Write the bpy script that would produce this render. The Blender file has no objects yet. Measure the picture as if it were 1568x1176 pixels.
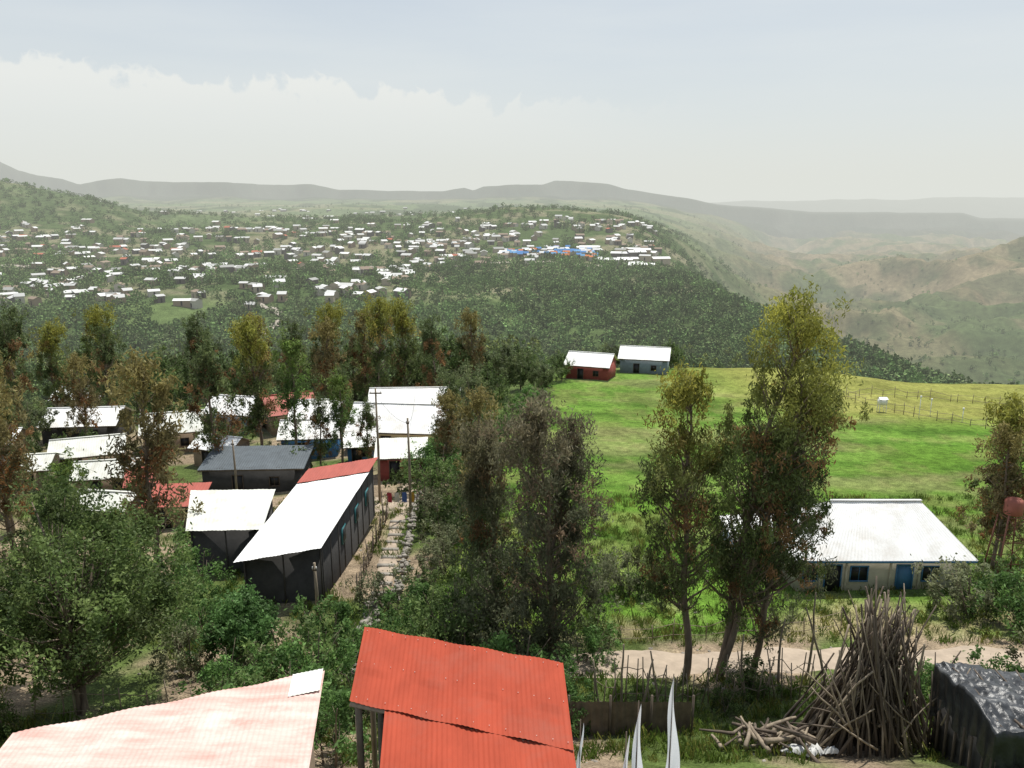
import bpy, math, numpy as np
from mathutils import Vector
rng=np.random.default_rng(7)
scene=bpy.context.scene
COL=scene.collection

# ------------------------------------------------------------ noise / terrain
def _hash(ix,iy,s):
    n=(ix.astype(np.int64)*374761393+iy.astype(np.int64)*668265263+s*1274126177)&0xffffffff
    n=((n^(n>>13))*1103515245)&0xffffffff
    n=((n^(n>>16))*2654435761)&0xffffffff
    return (n>>8&0xffff)/65535.0
def vn(x,y,s=0):
    x=np.asarray(x,float);y=np.asarray(y,float)
    ix=np.floor(x);iy=np.floor(y);fx=x-ix;fy=y-iy
    fx=fx*fx*fx*(fx*(fx*6-15)+10);fy=fy*fy*fy*(fy*(fy*6-15)+10)
    a=_hash(ix,iy,s);b=_hash(ix+1,iy,s);c=_hash(ix,iy+1,s);d=_hash(ix+1,iy+1,s)
    return (a*(1-fx)+b*fx)*(1-fy)+(c*(1-fx)+d*fx)*fy
def fbm(x,y,s=0,o=4):
    r=0;a=1;t=0
    for i in range(o):
        r=r+a*vn(x*2**i,y*2**i,s+i*17);t+=a;a*=.5
    return r/t
def sm(x):
    x=np.clip(x,0,1);return x*x*(3-2*x)
RA=[-1.2,-.618,-.594,-.571,-.543,-.523,-.5,-.472,-.448,-.24,-.208,-.082,-.058,-.0465,-.0347,.036,.052,.115,.139,.2175,.249,.312,.359,.43,.548,.572,.618,1.2]
RZ=[300,205,144,113,94,59,82,97,82,63,32,24,44,28,51,63,92,70,36,-20,-60,-85,-108,-112,-115,-150,-158,-170]
NX=[-80,0,10,15,20,25,30,35,40,50,70,90,110,130,140,150,170,200,260]
NZ=[-9,-12,-13,-14,-17.0,-19.6,-21.4,-22.6,-23.3,-24.2,-25.9,-27.3,-28.5,-29.4,-30.2,-32,-38,-50,-66]
LX=NX+[320,400,450,600,800,1000,1200,1500,2000,3000,4000,5000,20000]
LZ=NZ+[-70,-64,-60,-56,-48,-38,-33,-42,-44,-38,-30,-60,-300]
RX=NX[:-1]+[260,320,450,700,900,1500,2500,4000,5000,20000]
RZZ=NZ[:-1]+[-75,-100,-145,-180,-192,-210,-225,-230,-240,-350]
def H(X,Y):
    X=np.asarray(X,float);Y=np.asarray(Y,float)
    l=np.interp(Y,LX,LZ);r=np.interp(Y,RX,RZZ)
    xe=np.maximum(105,.13*Y);wd=np.maximum(230,.25*Y)
    w=sm((X-xe)/wd)
    z=l*(1-w)+r*w
    z=z-1.3*sm((-X-10)/22)*sm((Y-40)/20)
    z=z-5*sm((10-X)/25)*sm((Y-105)/35)*(1-sm((Y-200)/60))
    z=z-3.2*sm((X-48)/35)*sm((Y-85)/45)*(1-sm((Y-200)/60))
    z=z+.5*(fbm(X/9,Y/9,3,3)-.5)*sm((Y-5)/20)
    far=sm((Y-160)/200)
    z=z+far*16*(fbm(X/110,Y/110,5,4)-.5)
    rr=np.abs(fbm(X/480+3,Y/480,9,6)-.5)*2
    z=z+w*sm((Y-450)/600)*(180*(.27-rr))
    z=z+(1-w)*sm((Y-1200)/900)*26*(fbm(X/420,Y/420,11,4)-.5)
    z=z+58*np.exp(-((X+760)/190)**2-((Y-1150)/170)**2)
    z=z+24*np.exp(-((X-20)/140)**2-((Y-1050)/130)**2)
    z=z+125*np.exp(-((X-1180)/360)**2-((Y-1650)/420)**2)
    z=z+60*np.exp(-((X-1500)/420)**2-((Y-1300)/300)**2)
    a=X/np.maximum(Y,60)
    rz=np.interp(a,RA,RZ)+8*(fbm(a*40,a*0,21,3)-.5)
    Yp=Y+900*(fbm(a*14,Y/1500,31,5)-.5)
    f=.38*sm((Yp-3500)/1300)+.62*sm((Yp-4700)/180)
    f=f*(1-sm((Y-5600)/1800))
    z=np.where(Y>2500, z+(rz-z)*f, z)
    z2=-150+190*fbm(a*7+5,a*0,41,5)+20*sm((a-.3)*4)
    f2=sm((Y-8000)/1800)*(1-sm((Y-10500)/3000))
    z=z+np.where(Y>7000,(z2-z)*f2,0)
    return z
def hz(x,y): return float(H(np.array([x]),np.array([y]))[0])

# ------------------------------------------------------------ materials
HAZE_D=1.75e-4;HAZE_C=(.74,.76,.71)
def nodes(m):
    m.use_nodes=True;nt=m.node_tree;nt.nodes.clear();return nt,nt.nodes,nt.links
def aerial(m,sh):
    """aerial perspective painted in as surface emission, growing with distance from the world origin"""
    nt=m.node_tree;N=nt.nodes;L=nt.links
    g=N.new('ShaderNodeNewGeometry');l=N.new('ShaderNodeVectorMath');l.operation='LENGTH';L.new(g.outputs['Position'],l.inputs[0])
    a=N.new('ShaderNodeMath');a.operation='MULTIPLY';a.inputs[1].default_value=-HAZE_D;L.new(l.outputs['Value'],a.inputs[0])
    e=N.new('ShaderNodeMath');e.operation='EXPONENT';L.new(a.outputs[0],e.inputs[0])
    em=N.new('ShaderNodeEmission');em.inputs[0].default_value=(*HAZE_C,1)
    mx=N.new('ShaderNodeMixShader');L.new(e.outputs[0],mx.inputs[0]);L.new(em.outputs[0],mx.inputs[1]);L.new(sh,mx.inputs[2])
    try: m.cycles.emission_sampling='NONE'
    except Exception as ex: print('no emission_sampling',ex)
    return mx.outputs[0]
MATS={}
def mat(name,col,rough=.7,var=.25,scale=3,col2=None,metal=0,bump=0,stretch=None,spec=.5,stain=None,transl=0,haze=False):
    if name in MATS:return MATS[name]
    m=bpy.data.materials.new(name);nt,N,L=nodes(m)
    o=N.new('ShaderNodeOutputMaterial');b=N.new('ShaderNodeBsdfPrincipled')
    tc=N.new('ShaderNodeTexCoord');mp=N.new('ShaderNodeMapping')
    if stretch: mp.inputs['Scale'].default_value=stretch
    L.new(tc.outputs['Object'],mp.inputs['Vector'])
    n=N.new('ShaderNodeTexNoise');n.inputs['Scale'].default_value=scale;n.inputs['Detail'].default_value=7;n.inputs['Roughness'].default_value=.65
    L.new(mp.outputs[0],n.inputs['Vector'])
    r=N.new('ShaderNodeValToRGB');r.color_ramp.elements[0].position=.33;r.color_ramp.elements[1].position=.67
    c2=col2 or tuple(c*(1-var) for c in col)
    r.color_ramp.elements[0].color=(*c2,1);r.color_ramp.elements[1].color=(*col,1)
    L.new(n.outputs['Fac'],r.inputs[0]);c=r.outputs[0]
    if stain:
        n2=N.new('ShaderNodeTexNoise');n2.inputs['Scale'].default_value=scale*.45;n2.inputs['Detail'].default_value=9;n2.inputs['Roughness'].default_value=.7;L.new(tc.outputs['Object'],n2.inputs['Vector'])
        mr=N.new('ShaderNodeMapRange');mr.inputs[1].default_value=.50;mr.inputs[2].default_value=.70;mr.inputs[4].default_value=.8;L.new(n2.outputs['Fac'],mr.inputs[0])
        mx=N.new('ShaderNodeMix');mx.data_type='RGBA';L.new(mr.outputs[0],mx.inputs[0]);L.new(c,mx.inputs[6]);mx.inputs[7].default_value=(*stain,1);c=mx.outputs[2]
    L.new(c,b.inputs['Base Color'])
    b.inputs['Roughness'].default_value=rough;b.inputs['Metallic'].default_value=metal;b.inputs['Specular IOR Level'].default_value=spec
    if bump:
        bp=N.new('ShaderNodeBump');bp.inputs['Strength'].default_value=bump;bp.inputs['Distance'].default_value=.05
        L.new(n.outputs['Fac'],bp.inputs['Height']);L.new(bp.outputs[0],b.inputs['Normal'])
    sh=b.outputs[0]
    if transl:
        t=N.new('ShaderNodeBsdfTranslucent');m2=N.new('ShaderNodeMixShader');m2.inputs[0].default_value=transl
        L.new(c,t.inputs[0]);L.new(sh,m2.inputs[1]);L.new(t.outputs[0],m2.inputs[2]);sh=m2.outputs[0]
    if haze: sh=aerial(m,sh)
    L.new(sh,o.inputs[0]);MATS[name]=m;return m
def attr_mat(name,rough=.7,transl=0,noise=(),bump=0,spec=.3,haze=False):
    m=bpy.data.materials.new(name);nt,N,L=nodes(m)
    o=N.new('ShaderNodeOutputMaterial');b=N.new('ShaderNodeBsdfPrincipled' if spec>0 else 'ShaderNodeBsdfDiffuse')
    at=N.new('ShaderNodeAttribute');at.attribute_name='Col'
    c=at.outputs['Color'];tc=N.new('ShaderNodeTexCoord');last=None
    for sc,lo,hi in noise:
        n=N.new('ShaderNodeTexNoise');n.inputs['Scale'].default_value=sc;n.inputs['Detail'].default_value=4
        L.new(tc.outputs['Object'],n.inputs['Vector'])
        mr=N.new('ShaderNodeMapRange');mr.inputs[1].default_value=.3;mr.inputs[2].default_value=.7;mr.inputs[3].default_value=lo;mr.inputs[4].default_value=hi
        L.new(n.outputs['Fac'],mr.inputs[0])
        v=N.new('ShaderNodeVectorMath');v.operation='SCALE'
        L.new(c,v.inputs[0]);L.new(mr.outputs[0],v.inputs['Scale']);c=v.outputs[0];last=n
    L.new(c,b.inputs[0])
    if spec>0:
        b.inputs['Roughness'].default_value=rough;b.inputs['Specular IOR Level'].default_value=spec
    if bump and last:
        bp=N.new('ShaderNodeBump');bp.inputs['Strength'].default_value=bump;bp.inputs['Distance'].default_value=.2
        L.new(last.outputs['Fac'],bp.inputs['Height']);L.new(bp.outputs[0],b.inputs['Normal'])
    sh=b.outputs[0]
    if transl:
        t=N.new('ShaderNodeBsdfTranslucent');mx=N.new('ShaderNodeMixShader');mx.inputs[0].default_value=transl
        L.new(c,t.inputs[0]);L.new(b.outputs[0],mx.inputs[1]);L.new(t.outputs[0],mx.inputs[2]);sh=mx.outputs[0]
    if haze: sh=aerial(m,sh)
    L.new(sh,o.inputs[0]);return m
LEAF=attr_mat('leaf_foliage',.6,.42,spec=.25)
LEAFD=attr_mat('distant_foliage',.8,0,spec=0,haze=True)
BARK=mat('bark',(.27,.21,.155),.9,.5,6,stretch=(1,1,.2))
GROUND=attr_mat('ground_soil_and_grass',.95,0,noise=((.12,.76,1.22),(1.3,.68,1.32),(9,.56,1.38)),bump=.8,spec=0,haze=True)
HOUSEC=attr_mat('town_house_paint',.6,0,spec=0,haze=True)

# ------------------------------------------------------------ mesh helpers
def mesh_np(name,V,F,C=None,mats=(),MI=None,smooth=False):
    V=np.asarray(V,np.float32);F=np.asarray(F,np.int32)
    me=bpy.data.meshes.new(name);me.vertices.add(len(V));me.vertices.foreach_set('co',V.ravel())
    k=F.shape[1];me.loops.add(F.size);me.loops.foreach_set('vertex_index',F.ravel())
    me.polygons.add(len(F));me.polygons.foreach_set('loop_start',np.arange(0,F.size,k,dtype=np.int32))
    for m in mats: me.materials.append(m)
    if MI is not None: me.polygons.foreach_set('material_index',np.asarray(MI,np.int32))
    me.update(calc_edges=True)
    if C is not None:
        a=me.color_attributes.new('Col','FLOAT_COLOR','POINT')
        cc=np.ones((len(V),4),np.float32);cc[:,:3]=C;a.data.foreach_set('color',cc.ravel())
    if smooth: me.polygons.foreach_set('use_smooth',np.ones(len(F),bool))
    me.validate();return me
def obj(name,me,parent=None,loc=(0,0,0),rz=0):
    o=bpy.data.objects.new(name,me);COL.objects.link(o);o.location=loc;o.rotation_euler=(0,0,rz)
    if parent:o.parent=parent
    return o
def empty(name,loc=(0,0,0),rz=0):
    o=bpy.data.objects.new(name,None);COL.objects.link(o);o.location=loc;o.rotation_euler=(0,0,rz);o.empty_display_size=.3;return o
class MB:
    def __init__(s): s.V=[];s.F=[];s.n=0
    def add(s,V,F):
        V=np.asarray(V,float);s.V.append(V);s.F.append(np.asarray(F)+s.n);s.n+=len(V)
    def box(s,x0,x1,y0,y1,z0,z1):
        s.add([(x0,y0,z0),(x1,y0,z0),(x1,y1,z0),(x0,y1,z0),(x0,y0,z1),(x1,y0,z1),(x1,y1,z1),(x0,y1,z1)],
              [(0,3,2,1),(4,5,6,7),(0,1,5,4),(1,2,6,5),(2,3,7,6),(3,0,4,7)])
    def tube(s,P,R,k=6):
        V,F=tube(P,R,k);s.add(V,F)
    def mesh(s,name,m,smooth=False):
        return mesh_np(name,np.concatenate(s.V),np.concatenate(s.F),mats=[m],smooth=smooth)
def tube(P,R,k=6):
    P=np.asarray(P,float);n=len(P);R=np.broadcast_to(R,(n,)) if np.ndim(R)==0 else np.asarray(R)
    d=np.gradient(P,axis=0);d/=np.linalg.norm(d,axis=1)[:,None]+1e-9
    up=np.where(np.abs(d[:,2:3])>.9,np.array([[1,0,0.]]),np.array([[0,0,1.]]))
    a=np.cross(d,up);a/=np.linalg.norm(a,axis=1)[:,None]+1e-9;b=np.cross(d,a)
    th=np.arange(k)/k*2*np.pi
    V=P[:,None]+R[:,None,None]*(np.cos(th)[None,:,None]*a[:,None]+np.sin(th)[None,:,None]*b[:,None])
    V=V.reshape(-1,3);F=[]
    for i in range(n-1):
        for j in range(k):
            F.append((i*k+j,i*k+(j+1)%k,(i+1)*k+(j+1)%k,(i+1)*k+j))
    c=len(V);V=np.vstack([V,P[:1],P[-1:]])
    for j in range(0,k,2):
        F.append((c,(j+2)%k,(j+1)%k,j));F.append((c+1,(n-1)*k+j,(n-1)*k+(j+1)%k,(n-1)*k+(j+2)%k))
    return V,np.array(F)
def leaves(C,L,W,rg,droop=.0):
    n=len(C);d=rg.normal(size=(n,3));d/=np.linalg.norm(d,axis=1)[:,None]
    d[:,2]-=droop;d/=np.linalg.norm(d,axis=1)[:,None]
    q=rg.normal(size=(n,3));s=np.cross(d,q);s/=np.linalg.norm(s,axis=1)[:,None]+1e-9
    l=(L*rg.uniform(.6,1.3,n))[:,None];w=(W*rg.uniform(.7,1.3,n))[:,None]
    V=np.stack([C-d*l/2,C+s*w/2-d*l*.08,C+d*l/2,C-s*w/2-d*l*.08],1).reshape(-1,3)
    return V,np.arange(n*4).reshape(n,4)
LB=1.5
def make_tree(seed,h,cw,base,ncl,per,L,W,cr,cols,top=None,lean=(0,0),style='euc',stems=1,droop=.8,r0=None,cv=1.0,lb=None,topw=.35,limbs=True):
    rg=np.random.default_rng(seed);Vs=[];Fs=[];Cs=[];Ms=[];n=0;lb=lb or LB
    def put(V,F,C,m):
        nonlocal n
        Vs.append(V);Fs.append(F+n);Cs.append(C);Ms.append(np.full(len(F),m));n+=len(V)
    for st in range(stems):
        off=np.array([0,0,0.]) if stems==1 else np.array([*(rg.normal(size=2)*.25),0])
        sp=np.array([lean[0],lean[1]])+ (rg.normal(size=2)*cw*.16 if stems>1 else 0)
        hh=h*(1 if st==0 else rg.uniform(.78,.95));rr=(r0 or (.011*h+.02))*(1 if st==0 else .75)
        ph=rg.uniform(0,6,4)
        def tp(t):
            t=np.asarray(t,float)
            x=off[0]+sp[0]*t**1.3+.012*h*np.sin(t*7+ph[0])*t**.5+.006*h*np.sin(t*17+ph[1])
            y=off[1]+sp[1]*t**1.3+.012*h*np.sin(t*6+ph[2])*t**.5
            return np.stack([x,y,t*hh-.3],-1)
        t=np.linspace(0,.97,16 if limbs else 4);V,F=tube(tp(t),rr*(1-t)**.75+.012,7 if limbs else 4);put(V,F,np.full((len(V),3),.2),0)
        m=int(ncl/stems)
        for i in range(m):
            if style=='euc':
                u=rg.uniform(0,1)**.8;tt=base+(1-base)*u
                prof=(max(0,math.sin(math.pi*min(1,(u*.82+.15))))**.6)*(1-topw*u)
                rad=cw/2*prof*math.sqrt(rg.uniform(.02,1))*rg.uniform(.6,1.15);al=rg.uniform(0,2*np.pi)
                tip=tp(tt)+np.array([math.cos(al)*rad,math.sin(al)*rad,rg.normal()*.25])
                bt=max(base*.85,tt-rad*.9/hh-.03)
            else:
                v=rg.normal(size=3);v/=np.linalg.norm(v);v*=rg.uniform(.35,1)**.5
                cz=hh*(base+1)/2;zz=cz+v[2]*hh*(1-base)/2
                tip=np.array([off[0]+sp[0]*.8+v[0]*cw/2*rg.uniform(.8,1.1),off[1]+sp[1]*.8+v[1]*cw/2,zz])
                bt=max(base*.6,min(.8,zz/hh-.3));tt=bt+.1
            if limbs:
                b0=tp(bt);k=np.linspace(0,1,5)[:,None]
                mid=b0*(1-k)+tip*k;mid[:,2]+=(np.sin(k[:,0]*np.pi)*-.08*np.linalg.norm(tip-b0));mid[1:-1]+=rg.normal(size=(3,3))*.06
                r1=min(rr*.42,.02+.018*np.linalg.norm(tip-b0))
                V,F=tube(mid,np.linspace(r1,.008,5),4);put(V,F,np.full((len(V),3),.2),0)
            pn=max(3,int(per*rg.uniform(.4,1.6)));c=cr*rg.uniform(.6,1.35)
            ns=max(2,pn//40);sc=tip+rg.normal(size=(ns,3))*np.array([c,c,c*.8])
            w=rg.integers(0,ns,pn);P=sc[w]+rg.normal(size=(pn,3))*np.array([c*.33,c*.33,c*.5])
            V,F=leaves(P,L,W,rg,droop)
            f=rg.uniform(0,1);base_c=np.array(cols[0])*(1-f)+np.array(cols[1])*f
            if len(cols)>2 and rg.uniform()<.14: base_c=np.array(cols[2])
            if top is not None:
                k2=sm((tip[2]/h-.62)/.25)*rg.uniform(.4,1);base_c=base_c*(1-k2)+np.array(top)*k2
            base_c=base_c*rg.uniform(1-.38*cv,1+.38*cv)*lb
            cc=base_c[None]*rg.uniform(.65,1.35,(pn,1));put(V,F,np.repeat(cc,4,0),1)
    return np.concatenate(Vs),np.concatenate(Fs),np.concatenate(Cs),np.concatenate(Ms)
def tree_mesh(name,*a,**k):
    V,F,C,M=make_tree(*a,**k);return mesh_np(name,V,F,C,[BARK,LEAF],M)
def scatter(name,protos,pos,sc,rot,tint,leaf=None):
    Vs=[];Fs=[];Cs=[];Ms=[];n=0;pi=rng.integers(0,len(protos),len(pos))
    for p,(PV,PF,PC,PM) in enumerate(protos):
        ix=np.where(pi==p)[0]
        if not len(ix):continue
        c=np.cos(rot[ix])[:,None];s=np.sin(rot[ix])[:,None];S=sc[ix]
        x=PV[None,:,0]*S[:,0:1];y=PV[None,:,1]*S[:,0:1];z=PV[None,:,2]*S[:,1:2]
        V=np.stack([x*c-y*s,x*s+y*c,z],-1)+pos[ix][:,None]
        Vs.append(V.reshape(-1,3));k=len(PV)
        Fs.append((PF[None]+(np.arange(len(ix))*k)[:,None,None]).reshape(-1,4)+n)
        Cs.append((PC[None]*tint[ix][:,None]).reshape(-1,3));Ms.append(np.tile(PM,len(ix)));n+=k*len(ix)
    return obj(name,mesh_np(name,np.concatenate(Vs),np.concatenate(Fs),np.concatenate(Cs),[BARK,leaf or LEAF],np.concatenate(Ms)))
def sheet(p00,p10,p01,p11,waves=0,amp=.02,nu=None,nv=8,panel=None,lap=.03,wob=.012):
    """roof sheet, corrugated; u from p00->p10, v from p00->p01"""
    p00,p10,p01,p11=[np.array(p,float) for p in (p00,p10,p01,p11)]
    nu=nu or max(2,int(waves*6))
    U,Vv=np.meshgrid(np.linspace(0,1,nu+1),np.linspace(0,1,nv+1))
    U=U[...,None];W=Vv[...,None]
    P=p00*(1-U)*(1-W)+p10*U*(1-W)+p01*(1-U)*W+p11*U*W
    nrm=np.cross(p10-p00,p01-p00);nrm/=np.linalg.norm(nrm)
    if nrm[2]<0:nrm=-nrm
    d=amp*np.cos(U*waves*2*np.pi)
    if panel:
        d=d+lap*((W*panel)%1.0)+wob*np.sin(U*23+np.floor(W*panel)*2)
    P=P+nrm*d
    i=np.arange(nv)[:,None]*(nu+1)+np.arange(nu)[None]
    F=np.stack([i,i+1,i+nu+2,i+nu+1],-1).reshape(-1,4)
    return P.reshape(-1,3),F

# ------------------------------------------------------------ ground
nr,na=620,580
r=15*(17000/15)**np.linspace(0,1,nr);th=np.radians(np.linspace(-54,54,na))
Rg,Tg=np.meshgrid(r,th,indexing='ij');GX=Rg*np.sin(Tg);GY=Rg*np.cos(Tg)-40
X=GX.ravel();Y=GY.ravel();Z=H(X,Y)
i=np.arange(nr-1)[:,None]*na+np.arange(na-1)[None]
F=np.stack([i,i+1,i+na+1,i+na],-1).reshape(-1,4)[:,::-1]
def mixc(a,b,t): return a*(1-t[:,None])+np.array(b)[None]*t[:,None]
def full(c): return np.tile(np.array(c,float),(len(X),1))
n1=fbm(X/6,Y/6,50,4);n2=fbm(X/30,Y/30,60,4);n3=fbm(X/160,Y/160,70,4)
C=full([.31,.24,.165])
C=mixc(C,(.10,.14,.04),sm((n1-.45)*6))
C=mixc(C,(.085,.135,.035),sm((Y-92)/12)*.9)
field=sm((X-np.interp(Y,[30,45,60,90,120,140],[-5,-6,-5.5,-2,4,8]))/1.5)*sm((Y-38.5)/1.0)*(1-sm((Y-150)/10))
g=mixc(full([.115,.220,.030]),(.15,.255,.045),sm((n2-.4)*4))
g=mixc(g,(.070,.150,.020),sm((fbm(X/14,Y/3,90,4)-.47)*6)*.8)
g=mixc(g,(.19,.225,.065),sm((fbm(X/4,Y/4,93,4)-.54)*8)*.65)
g=mixc(g,(.25,.22,.11),sm((fbm(X/22,Y/7,98,4)-.59)*9)*.45)
g=mixc(g,(.32,.26,.15),sm((fbm(X/3,Y/2,95,4)-.47)*6)*(1-sm((Y-40.5)/5))*.85)
g=mixc(g,(.28,.275,.075),sm((Y-86-.30*(70-X)+14*(n2-.5))/16)*sm((X-24)/18)*.85)
C=mixc(C,(0,0,0),field)+g*field[:,None]
fz=sm((Y-150)/30)
fc=mixc(full([.070,.105,.038]),(.11,.155,.055),sm((n2-.45)*5))
townm=sm((Y-450)/60)*(1-sm((Y-1000)/200))
fc=mixc(fc,(.25,.21,.15),townm*sm((n2-.45)*5)*.65)
farl=mixc(full([.125,.165,.08]),(.19,.195,.11),sm((n3-.45)*5))
farl=mixc(farl,(.055,.08,.04),sm((fbm(X/90,Y/260,81,4)-.5)*8)*.8)
xe=np.maximum(105,.13*Y);w=sm((X-xe-60)/np.maximum(200,.2*Y))
br=mixc(full([.19,.155,.09]),(.095,.12,.052),sm((n3-.42)*5))
br=mixc(br,(.24,.195,.12),sm((fbm(X/70,Y/200,91,4)-.53)*8)*.65)
br=mixc(br,(.055,.075,.035),sm((fbm(X/45,Y/45,97,5)-.50)*8)*.6)
br=mixc(br,(.065,.098,.038),(1-sm((Y-550)/800))*.8)
ff=mixc(farl,(0,0,0),w)+br*w[:,None]
ff=mixc(ff,(.045,.055,.045),sm((Y-3600)/800)*.9)
k=np.maximum(sm((Y-1000)/250),w*sm((Y-380)/200))
fc=mixc(fc,(0,0,0),k)+ff*k[:,None]
C=mixc(C,(0,0,0),fz)+fc*fz[:,None]
C=C*(.78+.44*fbm(X/2.5,Y/2.5,99,3))[:,None]
obj('ground_terrain',mesh_np('ground_terrain',np.stack([X,Y,Z],1),F,C,[GROUND],smooth=True))

ROAD=mat('dry_dirt',(.46,.37,.28),.95,.3,1.2,bump=.4)
def path(name,pts,width,m=ROAD,lift=.07):
    pts=np.array(pts,float);d=np.r_[0,np.cumsum(np.linalg.norm(np.diff(pts,axis=0),axis=1))]
    s=np.arange(0,d[-1],.5);px=np.interp(s,d,pts[:,0]);py=np.interp(s,d,pts[:,1])
    tx=np.gradient(px);ty=np.gradient(py);l=np.hypot(tx,ty);nx=-ty/l;ny=tx/l
    q=np.linspace(-1,1,9);wv=width/2*(1+.5*(fbm(s/2,s*0,5,3)-.5)*2)
    XX=px[:,None]+nx[:,None]*q*wv[:,None];YY=py[:,None]+ny[:,None]*q*wv[:,None]
    ZZ=H(XX,YY)+lift-.12*np.abs(q)**6
    i=np.arange(len(s)-1)[:,None]*9+np.arange(8)[None]
    F=np.stack([i,i+1,i+10,i+9],-1).reshape(-1,4)
    return obj(name,mesh_np(name,np.stack([XX,YY,ZZ],-1).reshape(-1,3),F,mats=[m],smooth=True))
path('dirt_road',[(1.5,35.2),(8,36.0),(16,36.3),(24,35.8),(34,34.5),(45,33)],3.3)
path('dirt_footpath',[(-8.1,46),(-8.5,52),(-8.9,58),(-9.2,66),(-10,78),(-12,84)],1.3)
path('dirt_yard',[(-8.5,62),(-12,64),(-18,61)],4)

# ------------------------------------------------------------ trees
G1=(.058,.082,.028);G2=(.11,.138,.045);BR=(.17,.10,.045);YEL=(.235,.23,.045);GR=(.115,.122,.070)
def place(name,me,x,y,rz=0,s=1,sz=None):
    o=obj(name,me,loc=(x,y,hz(x,y)-.05),rz=rz);o.scale=(s,s,sz or s);return o
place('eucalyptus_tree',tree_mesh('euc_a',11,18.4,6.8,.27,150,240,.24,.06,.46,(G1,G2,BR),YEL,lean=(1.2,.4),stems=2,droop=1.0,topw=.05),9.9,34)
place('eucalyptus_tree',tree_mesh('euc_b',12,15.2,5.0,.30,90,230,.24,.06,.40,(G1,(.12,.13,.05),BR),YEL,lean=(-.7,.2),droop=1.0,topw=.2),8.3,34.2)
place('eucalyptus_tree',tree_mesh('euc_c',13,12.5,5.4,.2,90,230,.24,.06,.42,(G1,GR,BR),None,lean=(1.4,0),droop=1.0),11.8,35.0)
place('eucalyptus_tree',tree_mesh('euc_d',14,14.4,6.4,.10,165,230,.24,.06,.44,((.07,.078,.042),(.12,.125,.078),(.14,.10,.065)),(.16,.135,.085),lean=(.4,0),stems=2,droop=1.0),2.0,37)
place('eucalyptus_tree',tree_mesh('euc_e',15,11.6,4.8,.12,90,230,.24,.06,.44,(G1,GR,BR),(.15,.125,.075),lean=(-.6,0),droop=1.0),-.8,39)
place('broadleaf_tree',tree_mesh('broad_a',21,9.2,8.6,.34,180,290,.20,.09,.50,((.06,.095,.028),(.13,.17,.055)),style='round',stems=3,droop=.1,r0=.16,cv=1.4),-18.4,30)
place('broadleaf_tree',tree_mesh('broad_b',22,8.4,6.6,.34,110,290,.20,.09,.48,((.055,.09,.03),(.11,.15,.055)),style='round',stems=2,droop=.1,r0=.14,cv=1.4),-23.4,29)
place('broadleaf_tree',tree_mesh('broad_c',23,4.4,3.2,.1,56,230,.22,.10,.38,((.06,.115,.035),(.085,.16,.05)),style='round',stems=2,droop=.1),-13.4,36)
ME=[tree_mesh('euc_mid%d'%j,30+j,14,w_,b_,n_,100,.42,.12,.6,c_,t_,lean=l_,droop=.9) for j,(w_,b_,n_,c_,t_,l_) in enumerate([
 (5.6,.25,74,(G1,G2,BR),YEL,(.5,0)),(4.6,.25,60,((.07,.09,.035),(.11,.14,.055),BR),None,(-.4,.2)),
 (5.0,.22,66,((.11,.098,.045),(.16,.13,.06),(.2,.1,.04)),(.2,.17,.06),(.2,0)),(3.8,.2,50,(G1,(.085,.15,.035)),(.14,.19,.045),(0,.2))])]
MR=[tree_mesh('round_mid%d'%j,40+j,10,8.2,.18,64,110,.40,.2,.75,c_,None,style='round',stems=2,droop=.2) for j,c_ in enumerate([((.06,.09,.03),(.11,.15,.05)),((.075,.095,.045),(.12,.14,.06))])]
mid=[(-40,60,13,1),(-43.5,65,14,2),(-36.2,54,13,2),(-36.5,49,11,1),(-23.9,50,14.5,2),(-29,75,14.5,1),(-28,86,15,0),
 (-22.5,80,13.2,3),(-17.5,103,15,0),(-14.5,107,14.5,0),(-20.5,110,14,2),(-10.2,104,12.5,1),(-5.6,110,13,2),(-2.4,58,10.8,2),
 (-19,76,7.5,1),(-17,77,9.5,3),(-14.2,76,7,1),(-6.6,78,9,1),(-6.2,73,8,2),(31.8,49,9.5,2),(33.5,51,11,0),(-52,100,13,1),(-61,104,13,0),(-66,104,14,1),(-48.5,88,11,2),
 (-58,112,15,0),(-44,112,14,1),(-37,115,14,2),(-31,110,13,1),(-26,112,15,0),(-2,49,8,2),(-27,46,8.5,3),(-70,110,15,1),(-24.5,104,13,2),(-19.8,92,8.5,1)]
for j,(x,y,h_,k_) in enumerate(mid):
    s=h_/14;w_=s*(1.1 if h_<10 else 1.0)
    place('eucalyptus_tree',ME[k_],x,y,rz=j*1.7,s=w_,sz=s)
for j,(x,y,h_) in enumerate([(-8,112,10),(-2,116,9),(1.5,122,7),(-12,116,10),(-24,116,10),(-33,120,10),(-41,120,10),(-50,116,10),(-62,116,10),(4.5,117,5),(-48,106,9),(-4.8,92,6.5),(-3.4,99,7),(-6,98,7.5),(8,127,4.5),(17.5,141,5),(29,143,5),(-34,57,4.5),(-51,69,6),(-55,88,6)]):
    s=h_/10;place('broadleaf_tree',MR[j%2],x,y,rz=j*2.3,s=s)
SH=[make_tree(60+j,3,3.2,.1,26,90,.2,.09,.38,c_,style='round',stems=2,droop=.1,r0=.05) for j,c_ in enumerate([((.065,.10,.03),(.11,.155,.05)),((.10,.115,.06),(.14,.145,.08)),((.065,.12,.035),(.1,.175,.05))])]
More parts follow.
